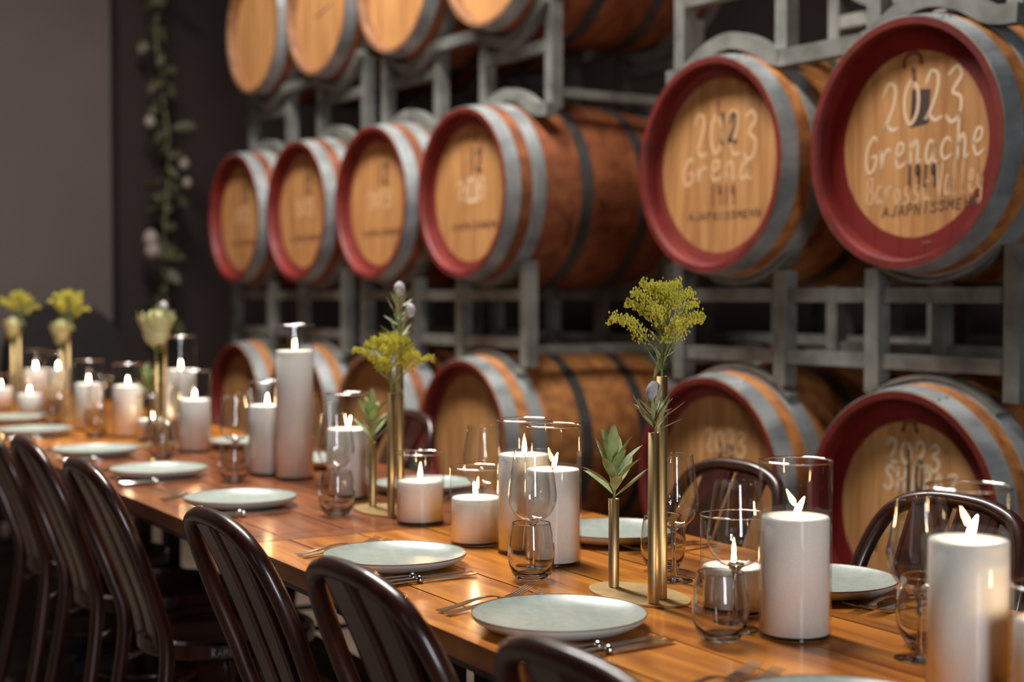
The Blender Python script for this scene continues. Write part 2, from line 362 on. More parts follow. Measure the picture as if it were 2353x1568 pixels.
# lettering lies on the head; seen from the front, +Y (row direction u) points left, so text x maps to -Y
def head_text(strokes, wdt, mat, name, parent):
    mb = MB(); x = HX - .0006
    for st in strokes:
        p = cr([(0, -a, c) for a, c in st], 6) if len(st) > 2 else [Vector((0, -a, c)) for a, c in st]
        vs = []; fs = []
        for i, q in enumerate(p):
            t = (p[min(i + 1, len(p) - 1)] - p[max(i - 1, 0)]).normalized(); sd = Vector((0, -t.z, t.y)) * wdt / 2
            vs += [(x, *(q + sd)[1:]), (x, *(q - sd)[1:])]
        for i in range(len(p) - 1): fs.append((2 * i, 2 * i + 1, 2 * i + 3, 2 * i + 2))
        mb.add(vs, fs)
        for e in (p[0], p[-1]):
            mb.add([(x, e.y + wdt / 2 * math.cos(k), e.z + wdt / 2 * math.sin(k)) for k in [i * math.pi / 4 for i in range(8)]], [tuple(range(8))])
    return mb.build(name, mat, parent)
GL = {  # handwriting strokes in a unit box (x right, y up)
 '2': [[(.1, .75), (.3, .98), (.62, .9), (.62, .6), (.35, .22), (.12, .06), (.3, .14), (.55, .02), (.85, .06)]],
 '0': [[(.45, .98), (.16, .7), (.14, .3), (.4, .02), (.72, .25), (.74, .7), (.45, .98)]],
 '3': [[(.12, .88), (.45, 1.), (.66, .82), (.32, .56), (.7, .42), (.68, .12), (.35, 0), (.1, .12)]],
 'G': [[(.75, .9), (.5, 1.), (.15, .7), (.1, .3), (.35, .02), (.7, .15), (.78, .45), (.5, .45)]],
 'r': [[(.1, .6), (.22, .1), (.3, .45), (.55, .62), (.75, .55)]],
 'e': [[(.1, .3), (.55, .4), (.6, .6), (.3, .62), (.15, .3), (.35, .03), (.8, .12)]],
 'n': [[(.12, .6), (.18, .04)], [(.18, .4), (.45, .62), (.6, .45), (.62, .04), (.82, .1)]],
 'a': [[(.65, .55), (.35, .62), (.14, .3), (.3, .04), (.6, .25), (.66, .58), (.66, .1), (.85, .06)]],
 'c': [[(.7, .52), (.4, .62), (.14, .32), (.35, .03), (.78, .12)]],
 'h': [[(.15, 1.15), (.18, .04)], [(.18, .35), (.42, .6), (.6, .45), (.62, .04), (.8, .08)]],
 'B': [[(.15, .95), (.18, .02)], [(.15, .92), (.6, .9), (.6, .58), (.2, .5), (.72, .42), (.68, .08), (.18, .02)]],
 'o': [[(.4, .6), (.14, .32), (.38, .03), (.68, .3), (.4, .6)]],
 's': [[(.65, .58), (.35, .62), (.25, .42), (.62, .25), (.5, .04), (.15, .06)]],
 'V': [[(.05, .95), (.4, .02), (.75, 1.)]],
 'l': [[(.25, .05), (.35, .6), (.4, 1.), (.25, .85), (.28, .2), (.5, .04)]],
 'y': [[(.15, .6), (.25, .25), (.55, .25), (.68, .62)], [(.68, .62), (.6, 0), (.4, -.3), (.25, -.15)]],
 'S': [[(.75, .85), (.45, 1.), (.15, .8), (.55, .5), (.7, .2), (.4, 0), (.08, .1)]],
 'H': [[(.15, 1.), (.15, 0)], [(.7, 1.), (.7, 0)], [(.15, .5), (.7, .5)]],
 'I': [[(.4, 1.), (.4, 0)]],
 'R': [[(.15, 1.), (.15, 0)], [(.15, .98), (.6, .92), (.58, .6), (.18, .5), (.75, 0)]],
 'A': [[(.05, 0), (.4, 1.), (.75, 0)], [(.2, .4), (.6, .4)]],
 'Z': [[(.1, .95), (.7, .95), (.1, .05), (.75, .05)]],
 '1': [[(.4, 1.), (.4, 0)]],
 '9': [[(.65, .75), (.4, .98), (.2, .75), (.4, .52), (.65, .7), (.62, 0)]],
 'J': [[(.6, 1.), (.6, .2), (.4, 0), (.15, .15)]], 'P': [[(.15, 0), (.15, 1.), (.65, .9), (.6, .55), (.15, .48)]],
 'N': [[(.15, 0), (.15, 1.), (.15, 1.), (.7, 0), (.7, 0), (.7, 1.)]], 'M': [[(.1, 0), (.15, 1.)], [(.15, 1.), (.42, .4)], [(.42, .4), (.7, 1.)], [(.7, 1.), (.75, 0)]],
 'E': [[(.15, 1.), (.15, 0)], [(.15, 1.), (.65, 1.)], [(.15, .5), (.55, .5)], [(.15, 0), (.65, 0)]],
}
def write(s, x0, x1, z0, h, slope=0.):
    """strokes of string s spread from x0 to x1 with baseline z0 and cap height h"""
    out = []; cw = (x1 - x0) / len(s); rw = random.Random(s)
    for i, ch in enumerate(s):
        jz, js, sk = rw.uniform(-.05, .05), rw.uniform(.9, 1.12), rw.uniform(.04, .22)
        for st in GL.get(ch, []):
            out.append([(x0 + (i + a + sk * (c - .4)) * cw, z0 + (c * js + jz) * h + slope * (i + a) * cw) for a, c in st])
    return out
def disc_strokes(cx, cz, r): return [[(cx + r * math.cos(t), cz + r * math.sin(t)) for t in [i * math.pi / 4 for i in range(9)]]]
def barrel(v, u, z, label, group, kind='red', head='wide', back=False, roll=0, rz=0., parts=True, tilt=0.):
    t = thing('wine_barrel', label, 'barrel', rk(v, u, z), RK + rz, group)
    # a barrel lies on its cradle: the origin is the centre of the front chime
    mobj('staves', STV[kind], t)
    for h in HOOPS: mobj('hoop', h, t)
    for h in RIV: mobj('rivet', h, t)
    for m in BRD[head]: mobj('head_board', m, t)
    mobj('rear_head', back_head, t)
    mobj('bung', bung, t)
    return t
ZM, ZL, ZT = 1.67, .684, 2.656
UM = [2.72, 3.5, 4.967, 5.728, 6.49, 7.246]
G1 = 'red-rimmed barrels in the middle row'; G2 = 'barrels in the bottom row'; G3 = 'bare-wood barrels in the top row'
STAMP = 'AJAPNISSMEHN'
for i, u in enumerate(UM):
    lab = ['red-rimmed oak barrel chalked 2023 Grenache Barossa Valley, nearest in the middle row', 'red-rimmed oak barrel stamped 12 with faint smudged chalk, second in the middle row',
           'red-rimmed oak barrel showing its long brown side beside the gap in the middle row', 'red-rimmed oak barrel fourth from the front in the middle row',
           'red-rimmed oak barrel fifth from the front in the middle row', 'red-rimmed oak barrel farthest along the middle row'][i]
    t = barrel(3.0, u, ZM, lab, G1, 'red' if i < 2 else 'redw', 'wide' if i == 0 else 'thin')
    if i == 0:
        head_text(write('2023', -.112, .18, .046, .128, .02), .0105, M_CHALK, 'chalk_lettering', t)
        head_text(write('Grenache', -.17, .245, -.066, .098, .05), .009, M_CHALK, 'chalk_lettering', t)
        head_text(write('Barossa', -.165, .065, -.157, .082, .0), .0075, M_CHALKF, 'chalk_lettering', t)
        head_text(write('Valley', .08, .235, -.14, .09, .0), .0075, M_CHALKF, 'chalk_lettering', t)
        head_text(write('1919', -.022, .085, -.115, .056), .008, M_INK, 'stamped_numerals', t)
        head_text(write(STAMP, -.105, .225, -.19, .026, .05), .0048, M_INKD, 'stamped_lettering', t)
        mb = MB(); mb.add([(HX - .0003, y, z) for y, z in ((.012, .044), (-.052, .05), (-.058, .14), (.006, .146))], [(0, 1, 2, 3)]); mb.build('black_stamp_block', M_INK, t)
        head_text([[(-.032, .208), (-.028, .232), (0, .243), (.022, .232), (.026, .212)], [(0, .198), (.004, .168)]], .013, M_INKB, 'brand_mark', t)
        head_text([[(.035, -.262), (.065, -.26)]], .008, M_INKB, 'brand_mark', t)
    elif i == 1:
        head_text(write('2023', -.12, .19, .045, .13, -.12), .012, M_CHALKF, 'chalk_lettering', t)
        head_text(write('Grena', -.17, .16, -.05, .09), .011, M_CHALKF, 'chalk_lettering', t)
        head_text(write('12', .0, .09, .065, .088), .014, M_INK, 'stamped_numerals', t)
        head_text(write('1919', -.035, .085, -.12, .055), .008, M_INKB, 'stamped_numerals', t)
        head_text(write(STAMP, -.14, .2, -.165, .022), .005, M_INKD, 'stamped_lettering', t)
        head_text([[(0, .2), (.0, .15)]], .01, M_INKB, 'brand_mark', t)
    else:
        head_text(write('12', .0, .09, .08, .085), .014, M_INK, 'stamped_numerals', t)
        head_text([[(.02, .26), (.05, .24), (.03, .2)]], .014, M_INKB, 'brand_mark', t)
        head_text(write(STAMP, -.14, .2, -.14, .022), .007, M_INKB, 'stamped_lettering', t)
        head_text(write('2023', -.1, .12, -.02, .07) , .012, M_CHALKF, 'chalk_lettering', t)
        if i == 2: head_text([[(-.03, -.03), (-.03, .05)], [(-.03, .05), (.06, .05)], [(.06, .05), (.06, -.03)], [(.06, -.03), (-.03, -.03)]], .016, M_CHALK, 'pale_label_square', t)
for i, u in enumerate(UM):
    lab = ['red-rimmed oak barrel chalked 2023 SHIRAZ, nearest in the bottom row', 'red-rimmed oak barrel behind the gold bud vases, second in the bottom row', 'red-rimmed barrel behind the pair of tall candles in the bottom row',
           'brown-rimmed barrel behind the second gold vase set, bottom row', 'barrel mostly hidden by the tallest candle, bottom row', 'red-rimmed barrel at the far end of the bottom row'][i]
    t = barrel(3.0, u, ZL, lab, G2, 'bare' if i == 3 else 'red', ['wide', 'thin', 'thin', 'bare', 'thin', 'thin'][i])
    if i == 0:
        head_text(write('2023', -.085, .11, .138, .062, -.09), .0125, M_CHALK, 'chalk_lettering', t)
        head_text(write('SHIRAZ', -.092, .165, .062, .064, -.05), .0115, M_CHALK, 'chalk_lettering', t)
        head_text(write('BAR', -.115, .0, -.06, .04, -.05), .01, M_CHALKF, 'chalk_lettering', t)
        head_text(write('10', -.02, .05, .06, .1), .011, M_INK, 'stamped_numerals', t)
        head_text(write('I A P N', -.13, .05, -.115, .035, -.02), .008, M_INK, 'stamped_lettering', t)
        head_text([[(-.025, .222), (-.015, .246), (.012, .246), (.022, .222)]], .013, M_INKB, 'brand_mark', t)
    elif i == 1:
        head_text(write('2023', -.06, .14, .1, .07, -.05), .012, M_CHALKF, 'chalk_lettering', t)
        head_text(write('12', .0, .08, .03, .09), .012, M_INK, 'stamped_numerals', t)
for i, u in enumerate(UM[2:]):
    lab = ['bare oak barrel with a long dark side, nearest in the top row', 'bare oak barrel second in the top row', 'bare oak barrel third in the top row, thin crayon line on its head', 'bare oak barrel farthest in the top row'][i]
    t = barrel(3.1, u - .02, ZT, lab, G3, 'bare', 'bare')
    if i == 2: head_text([[(-.1, -.04), (-.02, -.03), (.09, .0)]], .008, M_INK, 'crayon_line', t)
# the second row behind, nearly lost in the dark
for i, u in enumerate([2.3, 3.1, 4.05, 4.85]):
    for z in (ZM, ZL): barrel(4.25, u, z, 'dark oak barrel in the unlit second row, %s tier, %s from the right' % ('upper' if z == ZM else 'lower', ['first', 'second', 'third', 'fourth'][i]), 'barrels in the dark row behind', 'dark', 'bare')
barrel(3.62, 7.72, .375, 'oak barrel lying sideways on the floor beyond the last rack', None, 'dark', 'bare', rz=R(90))

# ------------------------------------------------------------------ barrel racks
def rack(v, uc, zc, style, label, zbot=None):
    """steel rack for two barrels; zc = centre height of the barrels it carries; local y along the row"""
    t = thing('barrel_rack', label, 'rack', rk(v, uc, 0), RK, 'galvanised barrel racks')
    r = rbar(.14) + .004
    zt = zc - r; zb = zc - .986 + r                  # underside of upper barrels, top of lower barrels
    if zbot is not None: zb = zbot
    yb = .381
    for x in (.14, .84):
        for y in (-.66, -.185, .185, .66):
            top = zt + (.085 if abs(y) > .3 else .03); bot = zb - .045
            if zbot is not None: bot = 0
            MB().bar([(x, y, bot), (x, y, top)], .05, .05).build('post', M_RACK, t)
        for s in (-1, 1):
            y0, y1 = (.21, .635)
            if style == 'wave':
                MB().bar([(x, s * y0, zt - .075), (x, s * y1, zt - .075)], .045, .045).build('rail', M_RACK, t)
                cra = cr([(x - .03, s * .185, zt + .03), (x - .03, s * .27, zt - .005), (x - .03, s * .381, zt - .035), (x - .03, s * .5, zt - .01), (x - .03, s * .66, zt + .1)], 6)
                MB().bar(cra, .045, .045, up=(1, 0, 0)).build('cradle', M_RACK, t)
                if zbot is None:
                    arch = cr([(x - .03, s * .16, zb - .05), (x - .03, s * .21, zb - .035), (x - .03, s * .30, zb + .012), (x - .03, s * .395, zb + .034), (x - .03, s * .5, zb + .012), (x - .03, s * .6, zb - .04), (x - .03, s * .69, zb - .05)], 5)
                    MB().bar(arch, .05, .05, up=(1, 0, 0)).build('saddle', M_RACK, t)
            else:
                arc = [(x, s * yb + math.sin(a) * (r + .008), zc - math.cos(a) * (r + .008)) for a in [R(-40 + 80 * i / 12) for i in range(13)]]
                MB().bar(arc, .012, .05, up=(1, 0, 0)).build('cradle', M_RACK, t)
                if zbot is None:
                    arc = [(x, s * yb + math.sin(a) * (r + .008), zc - .986 + math.cos(a) * (r + .008)) for a in [R(-40 + 80 * i / 12) for i in range(13)]]
                    MB().bar(arc, .012, .05, up=(1, 0, 0)).build('saddle', M_RACK, t)
        if style == 'wave':
            MB().bar([(x - .03, -.185, zt + .03), (x - .03, .185, zt + .03)], .045, .045).build('cradle_bridge', M_RACK, t)
            if zbot is None: MB().bar([(x - .03, -.17, zb - .05), (x - .03, .17, zb - .05)], .05, .05).build('saddle_bridge', M_RACK, t)
        else:
            MB().bar([(x, -.66, zt - .045), (x, .66, zt - .045)], .03, .042).build('rail', M_RACK, t)
            MB().bar([(x, -.66, zb + .045), (x, .66, zb + .045)], .03, .042).build('rail', M_RACK, t)
    for y in (-.66, .66):
        MB().bar([(.14, y, zb + .02 if zbot is None else .1), (.84, y, zb + .02 if zbot is None else .1)], .035, .035).build('side_rail', M_RACK, t)
    return t
UC = [(UM[0] + UM[1]) / 2, (UM[2] + UM[3]) / 2, (UM[4] + UM[5]) / 2]
nm = ['nearest pair of barrels', 'third and fourth barrels', 'two farthest barrels']
for k in range(3):
    rack(3.0, UC[k], ZM, 'bars', 'straight-railed steel rack under the middle row, at the ' + nm[k])
    rack(3.1 if k else 3.0, UC[k] - (.02 if k else 0), ZT, 'wave', 'wavy-cradled steel rack above the middle row, at the ' + nm[k])
    rack(3.0, UC[k], ZL, 'bars', 'galvanised floor rack under the bottom row, at the ' + nm[k], zbot=.12)
for k, uc in enumerate((2.7, 4.45)):
    rack(4.25, uc, ZM, 'bars', 'dim upper steel rack in the unlit second row, ' + ('right' if k == 0 else 'left') + ' of two')
    rack(4.25, uc, ZL, 'bars', 'dim steel floor rack in the unlit second row, ' + ('right' if k == 0 else 'left') + ' of two', zbot=.12)

# ------------------------------------------------------------------ dining tables (table axes: v across, u along)
VE = [1.055, 1.165, 1.325, 1.485, 1.645, 1.80, 1.935]
def table(u0, u1, label, mat, strip):
    t = thing('dining_table', label, 'table', tb(0, 0), TB, 'long row of wooden tables')
    ua = u0 + (.075 if strip else .003); g = .0022
    if strip: MB().box((VE[0], u0 + .002, HT - .035), (VE[-1], ua - .003, HT)).build('end_board', mat, t)
    for i, (a, c) in enumerate(zip(VE, VE[1:])):
        MB().box((a + (g if i else 0), ua, HT - .035), (c - (g if i < 5 else 0), u1 - .003, HT)).build('plank', mat, t)
    MB().box((VE[0] + .01, u0 + .01, HT - .05), (VE[-1] - .01, u1 - .01, HT - .0352)).build('underboard', M_BENT, t)
    for u in (u0 + .12, u1 - .23):
        MB().box((1.2, u, HT - .13), (1.79, u + .06, HT - .05)).build('cross_rail', M_DKLEG, t)
        for v in (1.42, 1.52): MB().box((v, u, .06), (v + .05, u + .06, HT - .13)).build('leg', M_DKLEG, t)
        MB().box((1.2, u, 0), (1.79, u + .06, .06), bev=.015).build('foot', M_DKLEG, t)
    MB().box((1.465, u0 + .18, .3), (1.525, u1 - .18, .36)).build('stretcher', M_DKLEG, t)
    return t
table(.72, 2.945, 'amber wooden plank table nearest the viewer', M_TABLE, False)
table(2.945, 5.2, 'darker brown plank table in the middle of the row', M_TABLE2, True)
table(5.2, 7.75, 'plank table at the far end of the row', M_TABLE, True)

# ------------------------------------------------------------------ bentwood chairs (local +y faces the table)
def chair_meshes():
    D = {}
    P = [(-.2, -.275, 0), (-.185, -.225, .25), (-.172, -.2, .46), (-.182, -.225, .57), (-.2, -.272, .7), (-.187, -.308, .79), (-.152, -.334, .847), (-.085, -.346, .872), (0, -.349, .878)]
    P = P + [(-x, y, z) for x, y, z in P[-2::-1]]
    D['back_hoop'] = MB().tube(cr(P, 6), .0165, 10, up=(0, 1, 0)).mesh('back_hoop', M_BENT)
    def slat(xb, xt):
        pts = cr([(xb, -.192, .45), (xb * .98 + xt * .02, -.206, .53), (xb * .6 + xt * .4, -.244, .64), (xb * .3 + xt * .7, -.296, .77), (xt, -.34, .862)], 5)
        n = len(pts); sc = [1.0 + .28 * i / (n - 1) for i in range(n)]
        sec = [(a * 1.5, b_) for a, b_ in [(-.026, -.004), (-.0205, -.006), (-.019, -.0045), (-.0175, -.006), (.0175, -.006), (.019, -.0045), (.0205, -.006), (.026, -.004), (.026, .004), (.0205, .006), (.019, .0045), (.0175, .006), (-.0175, .006), (-.019, .0045), (-.0205, .006), (-.026, .004)]]
        return MB().sweep(pts, sec, up=(0, 1, 0), scale=sc, smooth=False).mesh('slat', M_BENT)
    D['slat'] = [slat(-.05, -.06), slat(.05, .06)]
    D['seat'] = MB().lathe([(0, .452), (.1, .453), (.165, .458), (.188, .464), (.19, .44), (0, .44)], 40, smooth=True).mesh('seat', M_SEAT)
    D['seat_rim'] = MB().lathe([(.188, .432), (.208, .432), (.212, .438), (.212, .468), (.205, .474), (.188, .474)], 48, closed=True, smooth=False).mesh('seat_rim', M_BENT)
    D['leg'] = [MB().tube([(s * .135, .13, .435), (s * .155, .155, .22), (s * .18, .185, 0)], .0165, 10, up=(0, 1, 0), scale=[1.1, 1, .8]).mesh('leg', M_BENT) for s in (-1, 1)]
    D['leg_ring'] = MB().tube([(.158 * math.cos(a), .158 * math.sin(a) - .012, .25) for a in [i * math.pi / 18 for i in range(36)]], .009, 8, closed=True).mesh('leg_ring', M_BENT)
    D['brace'] = [MB().tube(cr([(s * .176, -.2, .37), (s * .14, -.1, .415), (s * .06, -.02, .432)], 5), .008, 8, up=(1, 0, 0)).mesh('brace', M_BENT) for s in (-1, 1)]
    return D
CH = chair_meshes()
def chair(v, u, side, label, turn=0.):
    t = thing('bentwood_chair', label, 'chair', tb(v, u), TB + (R(-90) if side < 0 else R(90)) + R(turn), 'dark bentwood chairs')
    mobj('back_hoop', CH['back_hoop'], t)
    for m in CH['slat']: mobj('slat', m, t)
    s = mobj('seat', CH['seat'], t); mobj('seat_rim', CH['seat_rim'], s)
    for m in CH['leg']: mobj('leg', m, t)
    for m in CH['brace']: mobj('brace', m, t)
    mobj('leg_ring', CH['leg_ring'], t)
    return t
# near side backs face the viewer; +y of the chair must point across the table (+v)
near = ['dark bentwood chair cut off at the bottom edge, in front of the largest plate', 'dark bentwood chair second from the bottom edge, near side of the table', 'dark bentwood chair third from the bottom edge, near side of the table',
        'dark bentwood chair fourth from the bottom edge, pale lettering on its seat rim', 'dark bentwood chair fifth from the bottom edge, near side, at the left', 'dark bentwood chair at the extreme left edge, near side']
NC = []
for (u, tn), lab in zip([(1.335, 0), (1.915, 0), (2.505, 0), (3.43, 0), (4.03, 0), (4.61, 0)], near): NC.append(chair(1.195, u, -1, lab, tn))
for u, lab in [(2.0, 'dark bentwood chair across the table in front of the SHIRAZ barrel'), (2.66, 'dark bentwood chair across the table behind the front gold bud vases'), (4.33, 'dark bentwood chair across the table beside the second gold vase set')]:
    chair(1.8, u, 1, lab)

# ------------------------------------------------------------------ tableware
prof = [(0, .004), (.05, .0045), (.095, .006), (.118, .011), (.132, .0185), (.1365, .0215)]
under = [(.1365, .0215), (.1375, .019), (.134, .013), (.118, .0035), (.098, -.001), (.09, -.003), (.088, -.004), (.082, -.004), (.08, 0), (0, 0)]
PL_TOP = MB().lathe([(r, z) for r, z in prof], 64).mesh('dish', M_PLATE)
PL_BOT = MB().lathe(under, 64).mesh('underside', M_PLATEB)
PL_RIM = MB().tube([(.137 * math.cos(a), .137 * math.sin(a), .0212) for a in [i * math.pi / 36 for i in range(72)]], .0011, 6, closed=True).mesh('rim', M_RIM)
def plate(v, u, label):
    t = thing('dinner_plate', label, 'plate', tb(v, u, HT + .0045), TB, 'sage green dinner plates')
    mobj('dish', PL_TOP, t); mobj('underside', PL_BOT, t); mobj('rim', PL_RIM, t); return t
def shell(p, t):                                    # outer profile plus an inner wall t inside it
    p = [(q.x, q.z) for q in cr([(r, 0, z) for r, z in p[:-1]], 3)] + [p[-1]]
    inn = [(max(r - t, .0005), z + (t if i == 0 else 0)) for i, (r, z) in enumerate(p)]
    return p + [(p[-1][0] - t / 2, p[-1][1] + t / 2)] + inn[::-1]
def glass_meshes():
    D = {}
    bowl = [(.012, .098), (.022, .1015), (.034, .112), (.0425, .127), (.0455, .142), (.0445, .16), (.041, .185), (.0365, .214), (.0347, .2285), (.0345, .23)]
    D['bowl'] = MB().lathe(shell(bowl, .0011), 64, closed=True).mesh('bowl', M_BOWL)
    D['stem'] = MB().lathe([(0, .1035), (.0115, .1035), (.0122, .103), (.0135, .099), (.008, .094), (.0045, .086), (.0038, .06), (.004, .02), (.006, .009), (.006, .006), (0, .006)][::-1], 20).mesh('stem', M_SOLID)
    D['foot'] = MB().lathe([(0, .0085), (.008, .0075), (.02, .004), (.034, .0022), (.0355, .001), (.034, 0), (0, 0)][::-1], 40).mesh('foot', M_SOLID)
    st = [(0, .0025), (.013, .0018), (.017, 0), (.022, .0004), (.029, .0045), (.0355, .0145), (.041, .03), (.043, .046), (.0425, .062), (.0395, .084), (.0353, .1035), (.0349, .105), (.0343, .1055), (.0337, .105), (.0341, .1035), (.0382, .084), (.0411, .062), (.0416, .046), (.0392, .031), (.033, .0185), (.026, .0125), (.015, .0105), (0, .0102)]
    D['tumbler'] = MB().lathe(st, 64).mesh('bowl', M_SOLID)
    return D
GM = glass_meshes()
def wine_glass(v, u, label):
    t = thing('wine_glass', label, 'wine glass', tb(v, u, HT + .0003), 0, 'stemmed wine glasses')
    mobj('bowl', GM['bowl'], t); mobj('stem', GM['stem'], t); mobj('foot', GM['foot'], t)
def tumbler(v, u, label):
    t = thing('stemless_glass', label, 'glass', tb(v, u, HT + .0003), 0, 'stemless tumblers')
    mobj('tumbler_body', GM['tumbler'], t)
def fork_mesh():
    mb = MB(); L = .205
    pts = [(0, y, z) for y, z in [(0, .003), (.03, .0045), (.07, .009), (.105, .0115), (.13, .008), (.145, .003)]]
    p = cr(pts, 4); n = len(p); wd = [.0085 * (1 - .55 * min(1, i / (n * .6))) + (.0045 if i > n * .85 else 0) for i in range(n)]
    vs = []; fs = []
    for q, w_ in zip(p, wd): vs += [(-w_, q.y, q.z), (w_, q.y, q.z), (w_, q.y, q.z + .002), (-w_, q.y, q.z + .002)]
    for i in range(n - 1):
        for k in range(4): j = (k + 1) % 4; fs.append((4 * i + k, 4 * i + j, 4 * i + 4 + j, 4 * i + 4 + k))
    fs += [(3, 2, 1, 0), (4 * n - 4, 4 * n - 3, 4 * n - 2, 4 * n - 1)]
    mb.add(vs, fs, 0, False)
    mb.sweep([(0, .142, .004), (0, .15, .0025), (0, .16, .003)], [(-.0115, -.001), (.0115, -.001), (.0115, .001), (-.0115, .001)], smooth=False)
    h = mb.mesh('handle', M_CUT)
    tn = MB()
    for k in range(4):
        x = -.0097 + k * .00647
        tn.sweep([(x, .158, .003), (x, .175, .006), (x, .195, .012), (x, .208, .0165)], [(-.0015, -.0009), (.0015, -.0009), (.0015, .0009), (-.0015, .0009)], smooth=False, scale=[1.2, 1, .9, .6])
    return h, tn.mesh('tines', M_CUT)
FK = fork_mesh()
def knife_mesh():
    h = MB(); h.sweep([(0, 0, .0065), (0, .004, .0065), (0, .05, .0065), (0, .09, .0065), (0, .096, .0065)], [(.0088 * math.cos(a), .0058 * math.sin(a)) for a in [i * math.pi / 5 for i in range(10)]], scale=[.7, 1, .95, .8, .75])
    bo = MB(); bo.blob((0, .101, .0066), .0085, .0075, 12, M=Matrix.Rotation(R(90), 4, 'X'))
    bl = MB(); vs = []; fs = []
    out = [(.004, .105), (.0075, .118), (.009, .15), (.0095, .19), (.008, .212), (.003, .226), (-.006, .222), (-.007, .19), (-.006, .13), (-.004, .105)]
    n = len(out); vs = [(x, y, .004) for x, y in out] + [(x, y, .0062) for x, y in out]
    fs = [tuple(range(n - 1, -1, -1)), tuple(range(n, 2 * n))] + [(i, (i + 1) % n, n + (i + 1) % n, n + i) for i in range(n)]
    bl.add(vs, fs)
    return h.mesh('handle', M_CUT), bo.mesh('bolster', M_CUT), bl.mesh('blade', M_CUT)
KN = knife_mesh()
def cutlery(kind, v, u, ang, label):
    t = thing(kind, label, kind, tb(v, u, HT + (.0003 if kind == 'fork' else .0)), TB + R(ang), 'polished forks' if kind == 'fork' else 'polished knives')
    if kind == 'fork': mobj('handle', FK[0], t); mobj('tines', FK[1], t)
    else:
        h = mobj('handle', KN[0], t); mobj('bolster', KN[1], h); mobj('blade', KN[2], t)
ORD = ['first', 'second', 'third', 'fourth', 'fifth', 'sixth', 'seventh', 'eighth']
US = [1.335, 1.945, 2.555, 3.472, 4.163, 4.807, 5.621, 6.225]
PLV = [1.23, 1.217, 1.227, 1.248, 1.252, 1.238, 1.224, 1.27]
PLAB = ['sage plate cut off by the bottom edge of the picture', 'largest whole sage plate, at front between two bentwood chairs', 'sage plate beside the two short front knives, third on the near side', 'sage plate left of the tall candle row, fourth on the near side',
        'sage plate fifth from the front, near side', 'sage plate sixth from the front, near side', 'sage plate seventh from the front, far left', 'sage plate farthest away at the left edge']
WGL = {0: (1.45, 1.2), 1: (1.45, 1.80), 2: (1.415, 2.355), 3: (1.44, 3.33), 4: (1.455, 4.09), 5: (1.43, 4.66), 6: (1.43, 5.48), 7: (1.42, 6.06)}
STL = {1: (1.379, 1.748), 2: (1.379, 2.3), 3: (1.389, 3.207), 4: (1.394, 3.93), 5: (1.39, 4.585), 6: (1.39, 5.4), 7: (1.37, 5.98)}
for i, u in enumerate(US):
    plate(PLV[i], u, PLAB[i])
    pl = ORD[i] + ' place from the front, chair-back side'
    if i < 7:
        cutlery('fork', 1.105, u + .19, -90 + 14, 'outer steel fork at the ' + pl)
        cutlery('fork', 1.105, u + .165, -90 + 9, 'inner steel fork at the ' + pl)
        cutlery('knife', 1.09, u - .157, -90 - 4 + 8, 'inner steel knife at the ' + pl)
        cutlery('knife', 1.09, u - .185, -90 - 4 + 8, 'outer steel knife at the ' + pl)
    if i in WGL and i: wine_glass(*WGL[i], 'stemmed wine glass at the ' + pl)
    if i in STL: tumbler(*STL[i], 'stemless glass at the ' + pl)
for i, u in enumerate([1.345, 1.96, 2.593, 3.484, 4.17, 4.81]):
    pl = ORD[i] + ' place from the front, barrel side'
    if i: plate(1.762, u, 'sage plate at the ' + pl)
    if i < 4:
        cutlery('fork', 1.885, u - .125, 90 + 10, 'inner steel fork at the ' + pl)
        cutlery('fork', 1.895, u - .17, 90 + 6, 'outer steel fork at the ' + pl)
        if i: 
            cutlery('knife', 1.9, u + .165, 90, 'inner steel knife at the ' + pl)
            cutlery('knife', 1.9, u + .195, 90, 'outer steel knife at the ' + pl)
    wine_glass(*{0: (1.557, 1.52), 1: (1.6, 2.165), 2: (1.585, 2.85), 3: (1.58, 3.70), 4: (1.6, 4.36), 5: (1.59, 5.0)}[i], 'stemmed wine glass at the ' + pl)
    tumbler(*{0: (1.625, 1.575), 1: (1.645, 2.26), 2: (1.65, 2.8), 3: (1.65, 3.66), 4: (1.66, 4.42), 5: (1.65, 5.06)}[i], 'stemless glass at the ' + pl)

# ------------------------------------------------------------------ candles in glass cylinders
FLAME = MB().lathe([(0, 0), (.0022, .002), (.0037, .006), (.0042, .011), (.0036, .018), (.0024, .026), (.0012, .033), (0, .038)], 20).mesh('flame', M_FLAME)
WICK = MB().tube([(0, 0, -.004), (0.0005, 0, .008)], .0009, 6).mesh('wick', M_WICK)
CYL = {}
def cyl_mesh(h):
    if h not in CYL:
        r = .055
        wall = MB().lathe([(r - .001, .004), (r, .01), (r, h)], 56).mesh('glass_cylinder', M_THIN)
        lip = MB().tube([(r * math.cos(a), r * math.sin(a), h) for a in [i * math.pi / 28 for i in range(56)]], .0014, 6, closed=True).mesh('lip', M_SOLID)
        base = MB().lathe([(0, .007), (r - .004, .007), (r - .001, .004), (r - .004, 0), (0, 0)][::-1], 48).mesh('base', M_SOLID)
        CYL[h] = (wall, lip, base)
    return CYL[h]
